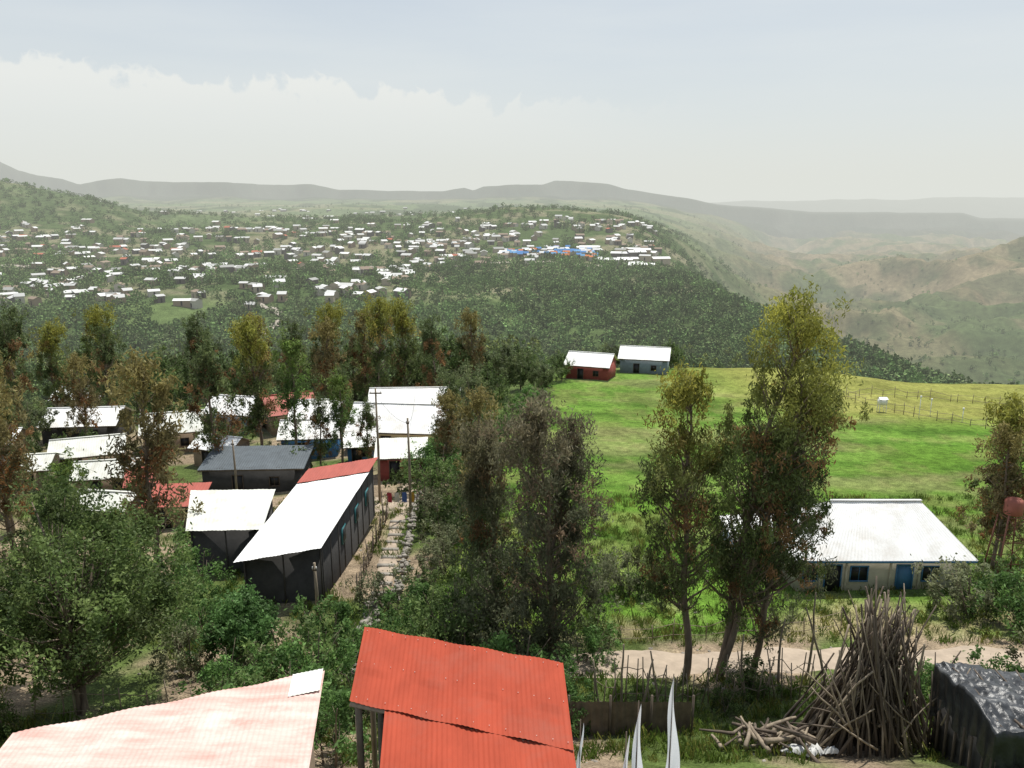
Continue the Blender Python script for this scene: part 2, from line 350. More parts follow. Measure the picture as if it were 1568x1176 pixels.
shp=[(-8.6,31,1.2),(-10.2,33.5,1.3),(-12,31,1.0),(-7.2,33.5,1.0),(-9.5,37,1.1),(-6.6,37.5,.9),(-11,27,.9),(-8,27,1.0),(-6.2,29.5,.9),(-15.5,34,.9),(-6.5,24,1.0),(-8,22,1),(-9.8,24,.9),
 (-2.6,35.5,1.1),(-1.0,36,1.2),(.8,35.6,1.2),(3.6,35.8,.8),(-3.6,38,1.2),(4.6,38.5,.8),(-3,42,1.2),(-1.5,45,1.1),(9,30,.5),(11,32.4,.7),(1.5,29,.9),(1.2,27.5,.8),(.2,31.5,1.1),
 (7.0,44.5,1.0),(8.2,45,.9),(5,47,.7),(26,41,1.2),(28,40,1.2),(30,38.5,1.4),(27.5,38.6,.9),(31.5,41.5,1.2),(24.5,32,1.0),(26,30.5,1.1),(28,31,1.3),(30,33,1.1),(29,43.5,1.1),(21,31,.8),(18,31,.7),(24,28,.9),
 (-5.2,44,.8),(-4.4,52,1.0),(-4.2,48,.9),(-5.2,58,1.1),(-5.0,63,1.2),(-6.5,66,1.3),(-7,70,1.4),(-5,72,1.3),(-4.5,68,1.1),(-7.2,42.5,.9),(-4.0,56,1.1),(-5.0,40,1.0),
 (-7.6,73,1.2),(-8,77,1.1),(-3.5,76,1.3),(-1.5,80,1.2),(-2.5,86,1.3),(-.5,92,1.2),(1,99,1.1),(3,106,1.2),(-4,84,1.2),
 (-18.5,41,1.0),(-19.5,45,1.1),(-22,40,1.2),(-25,38,1.3),(-25,43,1.2),(-21.5,36,.9),(-16.6,38.5,.8),(-28,34,1.2),(-13,24.5,.7),(-16,28,.5),(-20,27.5,.6),(-12.5,33,.8)]
shp=np.array(shp);P=np.stack([shp[:,0],shp[:,1],H(shp[:,0],shp[:,1])-.1],1);n=len(P)
scatter('roadside_shrubs',SH,P,np.stack([shp[:,2],shp[:,2]],1),rng.uniform(0,6,n),rng.uniform(.75,1.2,(n,1))*np.ones((n,3)))
SV=[make_tree(70+j,3,3.0,.05,16,40,.34,.16,.4,c_,style='round',droop=.1,r0=.05,limbs=False) for j,c_ in enumerate([((.06,.09,.03),(.10,.135,.045)),((.09,.10,.05),(.13,.13,.07))])]
n=300;x=rng.uniform(-75,-4,n);y=rng.uniform(44,135,n);s=rng.uniform(.35,1.1,n)
ok=(np.abs(x)<.75*y)&(vn(x/7,y/7,8)>.38)&~((np.abs(x+13)<5)&(y<62))&~((np.abs(x+12.5)<8)&(y>76)&(y<102));x,y,s=x[ok],y[ok],s[ok];n=len(x)
scatter('village_shrubs',SV,np.stack([x,y,H(x,y)-.1],1),np.stack([s,s],1),rng.uniform(0,6,n),rng.uniform(.7,1.2,(n,1))*np.ones((n,3)))
BT=[make_tree(80,12,5.4,.08,26,26,.8,.34,.7,((.045,.070,.026),(.085,.115,.04)),(.13,.145,.045),droop=.5,limbs=False,lb=1.9),
    make_tree(83,10,6.4,.05,28,28,.8,.38,.8,((.05,.075,.03),(.09,.125,.05)),None,style='round',droop=.2,limbs=False,lb=1.9),
    make_tree(82,10,6.0,.08,26,28,.8,.38,.8,((.055,.085,.03),(.10,.135,.05)),None,style='round',droop=.2,limbs=False,lb=1.9)]
n=1400;y=rng.uniform(135,340,n);x=rng.uniform(-.8,.32,n)*y;s=rng.uniform(.5,1.0,n)
ok=~((x>2)&(y<178));x,y,s=x[ok],y[ok],s[ok];s=np.where(y<170,s*.8,s);n=len(x)
scatter('valley_trees',BT,np.stack([x,y,H(x,y)-.3],1),np.stack([s*1.15,s],1),rng.uniform(0,6,n),rng.uniform(.8,1.2,(n,1))*np.ones((n,3)),LEAFD)
FT=[make_tree(90+j,8,6.6,-.05,15,8,1.5,1.1,.9,c_,style='round',droop=0,r0=.12,lb=2.15,limbs=False,cv=.9) for j,c_ in enumerate([((.045,.072,.028),(.075,.105,.04)),((.055,.075,.034),(.08,.10,.045)),((.055,.09,.032),(.09,.13,.05))])]
def forest(name,n,y0,y1,a0,a1,dens,smin,smax,pw=1.,flat=1.):
    y=y0+(y1-y0)*rng.uniform(0,1,n)**pw;x=rng.uniform(a0,a1,n)*y;s=rng.uniform(smin,smax,n)
    ok=dens(x,y);x,y,s=x[ok],y[ok],s[ok];m=len(x)
    tn=(.62+.78*fbm(x/30,y/30,19,3))[:,None]*rng.uniform(.7,1.3,(m,1))*np.array([1,1,1.])
    scatter(name,FT,np.stack([x,y,H(x,y)-.5],1),np.stack([s,s*flat*rng.uniform(.7,1.2,m)],1),rng.uniform(0,6,m),tn,LEAFD)
forest('forest_slope_trees',9500,285,660,-.75,.66,lambda x,y:(rng.uniform(size=len(x))<np.where((y>440)&(x<0),.45,1))&(fbm(x/60,y/60,7,3)>.22),.45,1.05,flat=.9)
forest('town_trees',5200,520,1250,-.75,.27,lambda x,y:(fbm(x/50,y/50,12,3)>.38),.5,1.0,flat=.9)
forest('valley_scrub',3200,420,2400,.2,.9,lambda x,y:(fbm(x/120,y/120,14,3)>.45),.3,.8,1.7)
forest('far_plain_trees',1700,1150,3200,-.8,.3,lambda x,y:(fbm(x/150,y/100,15,3)>.5),.5,1.1,1.2)

def tuft(seed,n,hh):
    rg=np.random.default_rng(seed);c=rg.normal(size=(n,2))*.2;d=rg.normal(size=(n,2))*.12;w=.018
    V=np.stack([np.c_[c[:,0]-w,c[:,1],np.zeros(n)],np.c_[c[:,0]+w,c[:,1],np.zeros(n)],np.c_[c+d+[.004,0],np.full(n,hh)*rg.uniform(.6,1.2,n)],np.c_[c+d-[.004,0],np.full(n,hh)*rg.uniform(.6,1.2,n)]],1).reshape(-1,3)
    return V,np.arange(4*n).reshape(n,4),np.tile(np.array([.12,.18,.035]),(4*n,1))*rg.uniform(.7,1.3,(n,1)).repeat(4,0),np.ones(n)
TF=[tuft(1,26,.4),tuft(2,22,.3)]
n=6500;y=rng.uniform(24,66,n);x=rng.uniform(-.75,.75,n)*y
ok=(~((x>1)&(np.abs(y-36)<1.9)))&((vn(x/4,y/4,3)>.45)|((y>38.5)&(x>-5)));x,y=x[ok],y[ok];n=len(x);s=rng.uniform(.5,1.3,n)
t=np.where((rng.uniform(size=n)<.3)[:,None],np.array([[1.8,1.25,1.6]]),np.array([[1.,1,1]]))
scatter('grass_tufts',TF,np.stack([x,y,H(x,y)-.02],1),np.stack([s,s],1),rng.uniform(0,6,n),t)

# ------------------------------------------------------------ houses
WHITE=mat('white_metal_roof',(.86,.86,.84),.6,.10,1.2,stretch=(1,.25,1),spec=.4,stain=(.60,.56,.50))
CREAM=mat('aged_metal_roof',(.76,.77,.70),.6,.16,1.5,stretch=(1,.3,1),spec=.4,stain=(.48,.45,.38))
REDR=mat('red_painted_metal',(.44,.11,.08),.6,.22,1.6,stretch=(1,.3,1),spec=.3)
REDF=mat('red_painted_metal_fore',(.43,.075,.038),.75,.25,1.1,stretch=(1.4,.5,1),spec=.15,stain=(.34,.09,.058))
PINK=mat('faded_red_metal',(.74,.55,.49),.75,.2,1.8,col2=(.58,.33,.28),stretch=(.35,1.9,1),spec=.3,stain=(.76,.64,.58))
DARKW=mat('dark_tarred_wall',(.06,.057,.055),.8,.4,2)
BLACKR=mat('dark_metal_roof',(.10,.12,.135),.5,.3,1.5)
MUD=mat('mud_plaster',(.36,.27,.19),.9,.25,2)
OCHRE=mat('ochre_wall',(.45,.36,.2),.9,.25,2)
CONC=mat('pale_plaster',(.58,.54,.44),.9,.25,1.4)
REDW=mat('red_wall',(.28,.06,.045),.8,.25,2)
BLUEG=mat('grey_blue_wall',(.22,.27,.32),.7,.25,2)
WOOD=mat('weathered_wood',(.15,.115,.085),.9,.5,5,stretch=(1,1,.3))
WOODL=mat('pale_wood',(.36,.29,.21),.9,.5,5,stretch=(1,1,.3))
DARK=mat('dark_opening',(.015,.015,.017),.5,.3,2)
BLUE=mat('blue_paint',(.06,.19,.38),.5,.2,2)
TEAL=mat('teal_paint',(.04,.20,.22),.5,.2,2)
STONE=mat('field_stone',(.36,.33,.28),.95,.4,3,bump=.5)
WHITEP=mat('white_paint',(.8,.8,.79),.8,.06,2)
CLOTH=mat('white_cloth',(.88,.90,.94),.9,.05,2,transl=.6,spec=.1)
def openings(par,w,fy,zb,specs,frame):
    for j,(x,ww,z0,z1,mm) in enumerate(specs):
        b=MB();b.box(x-ww/2,x+ww/2,fy-.03,fy+.05,zb+z0,zb+z1);obj(('door_%d' if z0<.3 else 'window_%d')%(j+1),b.mesh('op',mm),par)
        b=MB();f=.07
        b.box(x-ww/2-f,x-ww/2,fy-.07,fy+.04,zb+z0,zb+z1);b.box(x+ww/2,x+ww/2+f,fy-.07,fy+.04,zb+z0,zb+z1)
        b.box(x-ww/2-f,x+ww/2+f,fy-.072,fy+.04,zb+z1,zb+z1+f)
        if z0>.3:
            b.box(x-ww/2-f,x+ww/2+f,fy-.09,fy+.04,zb+z0-f,zb+z0);b.box(x-.02,x+.02,fy-.05,fy-.032,zb+z0,zb+z1)
        obj('frame_%d'%(j+1),b.mesh('fr',frame),par)
def house(name,x,y,w,d,wh,rh,rz,wall,roof,kind='gable',ov=.4,ops=None,frame=WOOD,base=None,wave=.22):
    z=(min(hz(x+a*w/2,y+b*d/2) for a in(-1,1) for b in(-1,1)) if base is None else base)
    zt=max(hz(x,y),z) if base is None else z
    e=empty(name,(x,y,zt),rz);b=MB();lo=z-zt-.6;am=.009
    hw,hd=w/2,d/2
    b.box(-hw,hw,-hd,hd,lo,wh)
    if kind=='gable':
        for sx in(-1,1):
            xx=sx*(hw-.002);b.add([(xx,-hd,wh),(xx,hd,wh),(xx,.01,wh+rh-.05),(xx,-.01,wh+rh-.05)],[(0,1,2,3)])
    if kind=='mono': 
        b.add([(-hw,-hd,wh),(hw,-hd,wh),(hw,hd,wh),(-hw,hd,wh),(-hw,-hd,wh+.01),(hw,-hd,wh+.01),(hw,hd,wh+rh-.06),(-hw,hd,wh+rh-.06)],[(4,5,6,7),(1,2,6,5),(2,3,7,6),(3,0,4,7)])
    obj('walls',b.mesh('walls',wall),e)
    R=MB();wv=int((w+2*ov)/wave);E=wh-rh*ov/hd+.05;T=wh+rh+.05
    if kind=='gable':
        for s in(-1,1):
            V,F=sheet((-hw-ov,s*(hd+ov),E),(hw+ov,s*(hd+ov),E),(-hw-ov,0,T),(hw+ov,0,T),wv,am,nu=wv*4,nv=6,panel=3);R.add(V,F)
        R.box(-hw-ov,hw+ov,-.14,.14,T+.015,T+.05)
    elif kind=='mono':
        V,F=sheet((-hw-ov,-hd-ov,wh-.02),(hw+ov,-hd-ov,wh-.02),(-hw-ov,hd+ov,wh+rh+.08),(hw+ov,hd+ov,wh+rh+.08),wv,am,nu=wv*4,nv=6,panel=2.999);R.add(V,F)
    elif kind=='hip':
        ri=hd*.95
        for s in(-1,1):
            V,F=sheet((-hw-ov,s*(hd+ov),E),(hw+ov,s*(hd+ov),E),(-hw+ri,0,T),(hw-ri*.55,0,T),wv,am,nu=wv*4,nv=6,panel=3);R.add(V,F)
        V,F=sheet((-hw-ov,-hd-ov,E),(-hw-ov,hd+ov,E),(-hw+ri,0,T),(-hw+ri,0.01,T),10,.01,nv=4);R.add(V,F)
        V,F=sheet((hw+ov,-hd-ov,E),(hw+ov,hd+ov,E),(hw-ri*.55,0,T),(hw-ri*.55,0.01,T),10,.01,nv=4);R.add(V,F)
        R.box(-hw+ri-.1,hw-ri*.55+.1,-.12,.12,T+.02,T+.06)
    obj('roof',R.mesh('roof',roof),e)
    B=MB();B.box(-hw-ov+.03,hw+ov-.03,-hd-ov+.02,-hd-ov+.06,(E if kind!='mono' else wh)-.17,(E if kind!='mono' else wh)-.045);obj('fascia',B.mesh('fascia',frame),e)
    if ops is None: ops=[(-w*.15,.9,0,2.0,DARK),(w*.22,.8,1.0,1.8,DARK)]
    openings(e,w,-hd,0,ops,frame);return e
e=house('white_roofed_school_building',22.7,48.6,10.4,6.4,2.75,2.2,0,CONC,WHITE,'hip',.4,
  ops=[(-3.0,.95,.0,2.05,DARK),(-1.4,1.0,1.05,1.95,DARK),(1.4,.95,.0,2.05,BLUE),(3.0,1.0,1.05,1.95,DARK),(-4.4,.8,1.05,1.95,DARK)],frame=BLUE,base=-24.1)
b=MB()
for px in(-3.8,-2.2,.5,2.3,4.6): b.box(px-.06,px+.06,-3.28,-3.2,-.3,2.5)
b.box(-5.3,5.3,-4.1,-3.21,-.5,-.02);obj('pilasters_and_plinth',b.mesh('p',CONC),e)
house('store_room',16.2,50,3.2,3,2.2,.5,.1,BLUEG,WHITE,'mono',.3)
def custom_shed(name,corners,ground,wall,roof,roof2=None,split=.8,waves=24):
    """corners: FL,FR,BR,BL roof corners in world"""
    c=np.array(corners,float);ctr=c.mean(0);g=ground
    e=empty(name,(ctr[0],ctr[1],g));L=c-np.array([ctr[0],ctr[1],g])
    fl,fr,br,bl=L
    m1=fl+(bl-fl)*split;m2=fr+(br-fr)*split
    b=MB();V,F=sheet(fl,fr,m1,m2,waves,.008,nu=waves*5,nv=12,panel=4);b.add(V,F);obj('roof',b.mesh('roof',roof),e)
    if split<1:
        b=MB();V,F=sheet(m1+[0,0,.07],m2+[0,0,.07],bl+[0,0,.07],br+[0,0,.07],waves,.008,nu=waves*5,nv=4,panel=2);b.add(V,F);obj('roof_extension',b.mesh('roof2',roof2),e)
    cc=L[:,:2].mean(0);q=[np.array([*(cc+(p[:2]-cc)*.9),p[2]-.06]) for p in L];w=[np.array([*p[:2],-.8]) for p in q]
    b=MB();b.add(w+q,[(0,1,5,4),(1,2,6,5),(2,3,7,6),(3,0,4,7),(4,5,6,7)]);obj('walls',b.mesh('walls',wall),e)
    b=MB()
    for a_,c_ in((0,1),(1,2)):
        n_=int(np.linalg.norm(q[c_]-q[a_])/1.6)
        for t_ in np.linspace(.02,.98,n_+1)+rng.uniform(-.015,.015,n_+1):
            p=q[a_]+(q[c_]-q[a_])*t_;b.box(p[0]-.04,p[0]+.04,p[1]-.04,p[1]+.04,-.7,p[2]-.05)
    obj('wall_battens',b.mesh('bt',mat('dark_batten',(.075,.066,.058),.9,.4,3)),e)
    return e,q
e,q=custom_shed('black_walled_long_shed',[(-15.8,42,-20.25),(-11.1,43.3,-19.95),(-10.3,59,-19.7),(-15.3,57.5,-20.1)],-23.3,DARKW,WHITE,REDR,.8)
for j,t in enumerate((.35,.6,.82)):
    p=q[1]+(q[2]-q[1])*t;b=MB()
    b.box(p[0]-.03,p[0]+.08,p[1]-.5,p[1]+.5,1.2,2.3);obj('window_%d'%(j+1),b.mesh('w',TEAL),e)
    b=MB();b.box(p[0]+.06,p[0]+.10,p[1]-.4,p[1]+.4,1.3,2.2);obj('window_glass_%d'%(j+1),b.mesh('w',DARK),e)
e,q=custom_shed('cream_roofed_shed',[(-21.2,48.6,-21.2),(-16.2,48.6,-21.1),(-17.2,55.2,-20.8),(-23.4,55.2,-20.9)],-24.2,DARKW,CREAM,split=1,waves=20)
house('dark_wooden_barn',-23.9,72,9,4.6,2.7,.5,.05,DARKW,BLACKR,'mono',.3)
house('village_house',-51.5,94,8.2,6,2.5,1.3,.1,DARKW,WHITE)
house('village_house',-44,80,6.4,4.8,2.5,1.1,.35,MUD,CREAM)
house('village_house',-39,89,6.0,5,2.8,1.5,.3,MUD,CREAM)
house('village_house',-35.0,99,5.6,5,2.8,1.5,-.2,BLUEG,WHITE)
house('red_roofed_village_house',-28.5,99,5.6,6,2.8,1.6,.5,MUD,REDR)
house('village_house',-23.4,94,5.6,6,3.0,1.4,.1,BLUEG,WHITE)
house('village_house',-21.8,84,5.8,4.6,2.7,1.2,.1,BLUE,WHITE)
house('large_white_roofed_house',-12.2,86,10,7,2.6,2.0,-.1,OCHRE,WHITE,ops=[(-3,1,0,2,DARK),(-1,1,1,1.9,DARK),(2,1,1,1.9,BLUE)])
house('large_white_roofed_house',-12,97,10.5,7,3.0,1.6,.05,OCHRE,WHITE)
house('village_house',-38,72,5.2,3.8,2.3,.9,.2,MUD,CREAM)
house('red_roofed_village_house',-33.6,70,2.6,4,2.2,.8,.3,MUD,REDR)
house('village_house',-31,82,4.5,3.5,2.3,.8,-.3,MUD,WHITE)
house('village_house',-47.5,74,5.5,4,2.3,.8,.2,MUD,CREAM)
house('village_house',-27.5,62,4,3,2.1,.5,.1,MUD,REDR,'mono')
house('village_house',-57,84,6,4.5,2.4,.9,.2,MUD,WHITE)
house('village_house',-10.5,73,4.2,3.4,2.4,.6,.1,REDW,CREAM,'mono')
house('village_house',-70,128,8,6,2.6,1.3,.1,MUD,WHITE)
house('village_house',-33,62,4.5,3.4,2.2,.7,-.15,MUD,CREAM)
house('red_walled_house',13.2,131,7,6,2.7,1.5,-.35,REDW,WHITE,base=-29.6)
house('grey_walled_house',23.3,138,8,6,3.0,1.5,-.25,BLUEG,WHITE,base=-30.2)
house('small_hut',-15.6,79,2.6,2.6,2.1,.5,.2,BLUE,WHITE,'mono')

e=empty('red_roofed_building',(-1,12,-14.2))
o=np.array([-1,12,-14.2])
def loc(*p): return np.array(p,float)-o
b=MB()
A0,A1=np.array([-3.65,18,-10.4]),np.array([1.18,16.6,-10.5])
D0=np.array([-3.5,15.3,-10.63]);D1=np.array([1.24,14.0,-10.83])
V,F=sheet(A0-o,A1-o,D0-o,D1-o,44,.006,nu=308,nv=24,panel=1.6,lap=.02,wob=.018);b.add(V,F)
obj('roof_upper_sheets',b.mesh('r',REDF),e)
I0=D0+(D1-D0)*.165
b=MB();V,F=sheet(I0-o+[0,.05,-.025],D1-o+[0,.05,-.025],loc(-2.15,9,-11.2),loc(1.5,8,-11.35),37,.006,nu=259,nv=28,panel=2.4,lap=.02,wob=.018);b.add(V,F)
obj('roof_lower_sheets',b.mesh('r',REDF),e)
b=MB();b.add([loc(-2.7,14.8,-15),loc(1.1,13.9,-15),loc(1.0,16.3,-15),loc(-3.4,17.6,-15),loc(-2.7,14.8,-10.8),loc(1.1,13.9,-10.95),loc(1.0,16.3,-10.65),loc(-3.3,17.6,-10.55)],[(0,1,5,4),(1,2,6,5),(2,3,7,6),(3,0,4,7)])
b.add([loc(-2.5,9,-15),loc(1.3,8,-15),loc(1.1,13.9,-15),loc(-2.6,14.7,-15),loc(-2.0,9,-11.3),loc(1.3,8,-11.5),loc(1.1,13.9,-11),loc(-2.5,14.7,-10.9)],[(3,0,4,7),(1,2,6,5)])
obj('walls',b.mesh('w',DARKW),e)
b=MB();b.tube([loc(-3.35,15.45,-15),loc(-3.35,15.45,-10.72)],.08,8);b.tube([loc(-3.5,17.8,-15),loc(-3.5,17.8,-10.5)],.07,8);obj('posts',b.mesh('w',WOODL),e)
b=MB();b.tube([loc(-3.45,17.9,-10.5),loc(-3.35,15.4,-10.72),],.05,6);b.tube([D0-o+[0,0.05,-.09],D1-o+[0,.05,-.09]],.05,6);obj('beams',b.mesh('w',WOODL),e)
b=MB()
for v in (.06,.5,.94):
    for u in np.linspace(.02,.98,15)+rng.uniform(-.01,.01,15):
        p=(A0*(1-u)+A1*u)*(1-v)+(D0*(1-u)+D1*u)*v-o+[0,0,.022];b.box(p[0]-.009,p[0]+.009,p[1]-.009,p[1]+.009,p[2],p[2]+.012)
obj('roof_nails',b.mesh('n',PINK),e)
o=np.array([-8,12,-14.2]);e=empty('faded_red_roofed_building',tuple(o))
TL,TR,BL,BRr=loc(-10.3,14.5,-10.8),loc(-4.44,17,-10.95),loc(-9.0,7,-10.1),loc(-3.2,9,-10.2)
b=MB();V,F=sheet(TL,TR,BL,BRr,56,.006,nu=336,nv=34,panel=4.5,lap=.02,wob=.02);b.add(V,F);obj('roof',b.mesh('r',PINK),e)
q=lambda u,v:(TL*(1-u)+TR*u)*(1-v)+(BL*(1-u)+BRr*u)*v+np.array([0,0,.05])
b=MB();V,F=sheet(q(.885,.0),q(.995,.0),q(.885,.125),q(.995,.125),7,.006,nu=42,nv=4);b.add(V,F);obj('roof_patch_sheet',b.mesh('r',CREAM),e)
b=MB();b.add([loc(-10,14.3,-15),loc(-4.7,16.6,-15),loc(-3.6,9,-15),loc(-9,7.3,-15),loc(-10,14.3,-10.95),loc(-4.7,16.6,-11.05),loc(-3.6,9,-10.4),loc(-9,7.3,-10.3)],[(0,1,5,4),(1,2,6,5),(3,0,4,7)]);obj('walls',b.mesh('w',MUD),e)

# ------------------------------------------------------------ distant town
def town():
    Vs=[];Fs=[];Cs=[];n=0
    L=[]
    N_=6000;yy=450+520*rng.uniform(size=N_)**.9;aa=rng.uniform(-.70,.19,N_);xx=aa*yy
    dn=fbm(xx/70,yy/28,33,3);keep=~((aa>-.12)&(yy<610+60*rng.uniform(size=N_)))&((dn>.48)|(rng.uniform(size=N_)<.12))
    for x,y in list(zip(xx[keep],yy[keep]))[:640]:
        L.append((x,y,rng.uniform(4,9.5),rng.uniform(4,6.5),rng.normal()*.8,None))
    for k in range(90): 
        y=rng.uniform(665,740);x=rng.uniform(-8,75);L.append((x,y,rng.uniform(3,6),rng.uniform(3,4),rng.normal()*.3,[(.10,.24,.5),(.55,.2,.08),(.7,.7,.7),(.15,.33,.55)][rng.integers(0,4)]))
    for k in range(14): L.append((rng.uniform(60,135),rng.uniform(640,760),rng.uniform(12,20),7,rng.normal()*.15,(.85,.85,.82)))
    for k in range(110):
        y=rng.uniform(1000,2600);x=rng.uniform(-.68,-.05)*y
        if fbm(np.array([x/200]),np.array([y/200]),35,3)[0]>.5: L.append((x,y,rng.uniform(8,14),7,rng.normal()*.4,(.7,.7,.67)))
    for k in range(14): L.append((rng.uniform(-150,-75),rng.uniform(190,330),rng.uniform(6,9),5,rng.normal()*.3,(.8,.8,.78)))
    L.append((-100,265,11,7,.2,(.85,.85,.83)));L.append((-93,250,8,6,.1,(.85,.85,.83)))
    LL=np.array([(l[0],l[1]) for l in L]);ZZ=H(LL[:,0],LL[:,1])
    for (x,y,w,d,rz,rc),z in zip(L,ZZ):
        hw,hd=w/2,d/2;wh=rng.uniform(2.4,3.6);rh=rng.uniform(.8,1.6)
        if rc is None:
            t=rng.uniform();g_=rng.uniform(.5,.88)
            rc=(g_,g_,g_*.97) if t<.62 else ((.28,.22,.17) if t<.86 else ((.42,.15,.10) if t<.90 else (.36,.36,.34)))
        wc=[(.33,.25,.18),(.43,.37,.28),(.15,.13,.12),(.5,.47,.4)][rng.integers(0,4)]
        o_=.4
        P=np.array([(-hw,-hd,-2),(hw,-hd,-2),(hw,hd,-2),(-hw,hd,-2),(-hw,-hd,wh),(hw,-hd,wh),(hw,hd,wh),(-hw,hd,wh),(-hw,0,wh+rh-.1),(hw,0,wh+rh-.1),
          (-hw-o_,-hd-o_,wh-.1),(hw+o_,-hd-o_,wh-.1),(-hw-o_,0,wh+rh),(hw+o_,0,wh+rh),(-hw-o_,hd+o_,wh-.1),(hw+o_,hd+o_,wh-.1),(-hw-o_,0,wh+rh),(hw+o_,0,wh+rh),
          (-.5,-hd-.06,-.5),(.5,-hd-.06,-.5),(.5,-hd-.06,2),(-.5,-hd-.06,2)])
        c,s=math.cos(rz),math.sin(rz)
        Q=np.c_[P[:,0]*c-P[:,1]*s+x,P[:,0]*s+P[:,1]*c+y,P[:,2]+z+.8]
        Vs.append(Q);Fs.append(np.array([(0,1,5,4),(1,2,6,5),(2,3,7,6),(3,0,4,7),(5,6,9,9),(7,4,8,8),(10,11,13,12),(15,14,16,17),(18,19,20,21)])+n)
        Cs.append(np.array([wc]*10+[rc]*8+[(.03,.03,.03)]*4));n+=22
    V=np.concatenate(Vs);Fa=np.concatenate(Fs)
    me=bpy.data.meshes.new('town');me.from_pydata(V.tolist(),[],[tuple(dict.fromkeys(f)) for f in Fa.tolist()])
    me.materials.append(HOUSEC);a=me.color_attributes.new('Col','FLOAT_COLOR','POINT')
    cc=np.ones((len(V),4),np.float32);cc[:,:3]=np.concatenate(Cs);a.data.foreach_set('color',cc.ravel());obj('distant_town_houses',me)
town()
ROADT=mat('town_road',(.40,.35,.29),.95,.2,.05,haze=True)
path('town_road',[(-430,640),(-250,600),(-150,610),(-60,650),(60,640),(130,660)],7,ROADT,.8)
path('hill_track',[(-150,470),(-120,430),(-128,390),(-115,360)],5,ROADT,.8)

# ------------------------------------------------------------ wood pile
def pole(b,p,q,r,k=6,bend=.035):
    p=np.array(p,float);q=np.array(q,float);t=np.linspace(0,1,6)[:,None]
    P=p*(1-t)+q*t;l=np.linalg.norm(q-p);P+=rng.normal(size=3)*bend*l*np.sin(t*np.pi)*.6;P[1:-1]+=rng.normal(size=(4,3))*.008*l
    b.tube(P,np.linspace(r,r*.5,6),k)
e=empty('wood_pole_pile',(13.4,26.5,hz(13.4,26.5)));bs=[MB(),MB()]
for k in range(260):
    al=rng.uniform(0,2*np.pi);rd=rng.uniform(.4,2.4);bx=math.cos(al)*rd*1.2-.1;by=math.sin(al)*rd*.9
    L_=rng.uniform(3.0,6.6);tx,ty=rng.normal(size=2)*.62;tx+=-bx*.15+.1
    gz=hz(13.4+bx,26.5+by)-hz(13.4,26.5)
    d=np.array([tx-bx,ty-by,5.4]);d/=np.linalg.norm(d);p=np.array([bx,by,gz-.1])
    pole(bs[int(k%4==0)],p,p+d*L_,rng.uniform(.03,.075))
for k in range(22):
    bx=rng.uniform(-3.0,-1.6);by=rng.uniform(-1.4,1.2);p=np.array([bx,by,.1+hz(13.4+bx,26.5+by)-hz(13.4,26.5)+rng.uniform(0,.3)])
    pole(bs[k%2],p,p+np.array([rng.uniform(1.2,2.4),rng.uniform(-.6,.6),rng.uniform(1.8,3.8)]),rng.uniform(.03,.07))
for k in range(40):
    bx=rng.uniform(-1.8,2.2);by=rng.uniform(-2.2,-.6);z_=rng.uniform(.2,2.4);a=rng.normal()*1.0
    p=np.array([bx,by,z_]);pole(bs[k%2],p,p+np.array([math.sin(a)*1.6,.5,math.cos(a)*2.0+.4]),rng.uniform(.03,.05))
obj('dark_poles',bs[0].mesh('p',WOOD),e);obj('pale_poles',bs[1].mesh('p',WOODL),e)
gx,gy=9.6,26.0;e=empty('timber_offcut_heap',(gx,gy,hz(gx,gy)));b=MB();b2=MB()
for k in range(46):
    x_,y_=rng.normal(size=2)*[.9,.6];a=rng.uniform(0,3.14);l=rng.uniform(.3,.8);z_=hz(gx+x_,gy+y_)-hz(gx,gy)+rng.uniform(.02,.7)
    pole(b if k%2 else b2,(x_-math.cos(a)*l,y_-math.sin(a)*l,z_),(x_+math.cos(a)*l,y_+math.sin(a)*l,z_+rng.uniform(-.1,.45)),rng.uniform(.05,.12))
obj('logs',b.mesh('l',WOODL),e);obj('dark_logs',b2.mesh('l',WOOD),e)
# crumpled white sacks / scraps beside the heap
b=MB()
for (cx,cy,sc) in [(10.3,25.2,.55),(11.0,25.5,.4),(10.7,24.9,.35),(11.5,25.1,.28)]:
    U,W=np.meshgrid(np.linspace(-1,1,12),np.linspace(-1,1,12));zc=.28*(1-np.maximum(np.abs(U),np.abs(W))**2)+.22*(fbm(U*3+cx,W*3+cy,4,3)-.4)
    a=cx*3;Xl=(U*math.cos(a)-W*.6*math.sin(a))*sc;Yl=(U*math.sin(a)+W*.6*math.cos(a))*sc
    i_=np.arange(11)[:,None]*12+np.arange(11)[None];F=np.stack([i_,i_+1,i_+13,i_+12],-1).reshape(-1,4)
    b.add(np.stack([cx+Xl,cy+Yl,H(cx+Xl,cy+Yl)+.12+zc],-1).reshape(-1,3),F)
obj('white_sacks',b.mesh('s',mat('sack_cloth',(.62,.62,.6),.9,.2,4)))
def rock(b,c,s):
    u=np.linspace(0,np.pi,5);v=np.linspace(0,2*np.pi,7)[:-1];V=[]
    f=rng.uniform(.6,1.2,(5,6));f[0]=f[0,0];f[-1]=f[-1,0]
    for i_,a in enumerate(u):
        for j_,bb in enumerate(v):V.append(np.array(c)+np.array([math.sin(a)*math.cos(bb),math.sin(a)*math.sin(bb),math.cos(a)*.7])*s*f[i_,j_])
    F=[(i_*6+j_,(i_+1)*6+j_,(i_+1)*6+(j_+1)%6,i_*6+(j_+1)%6) for i_ in range(4) for j_ in range(6)];b.add(V,F)
def rocks(name,xs,ys,dz,ss,m):
    b=MB();zz=H(xs,ys)
    for x_,y_,z_,s_ in zip(xs,ys,zz+dz,ss): rock(b,(x_,y_,z_),s_)
    obj(name,b.mesh('r',m))
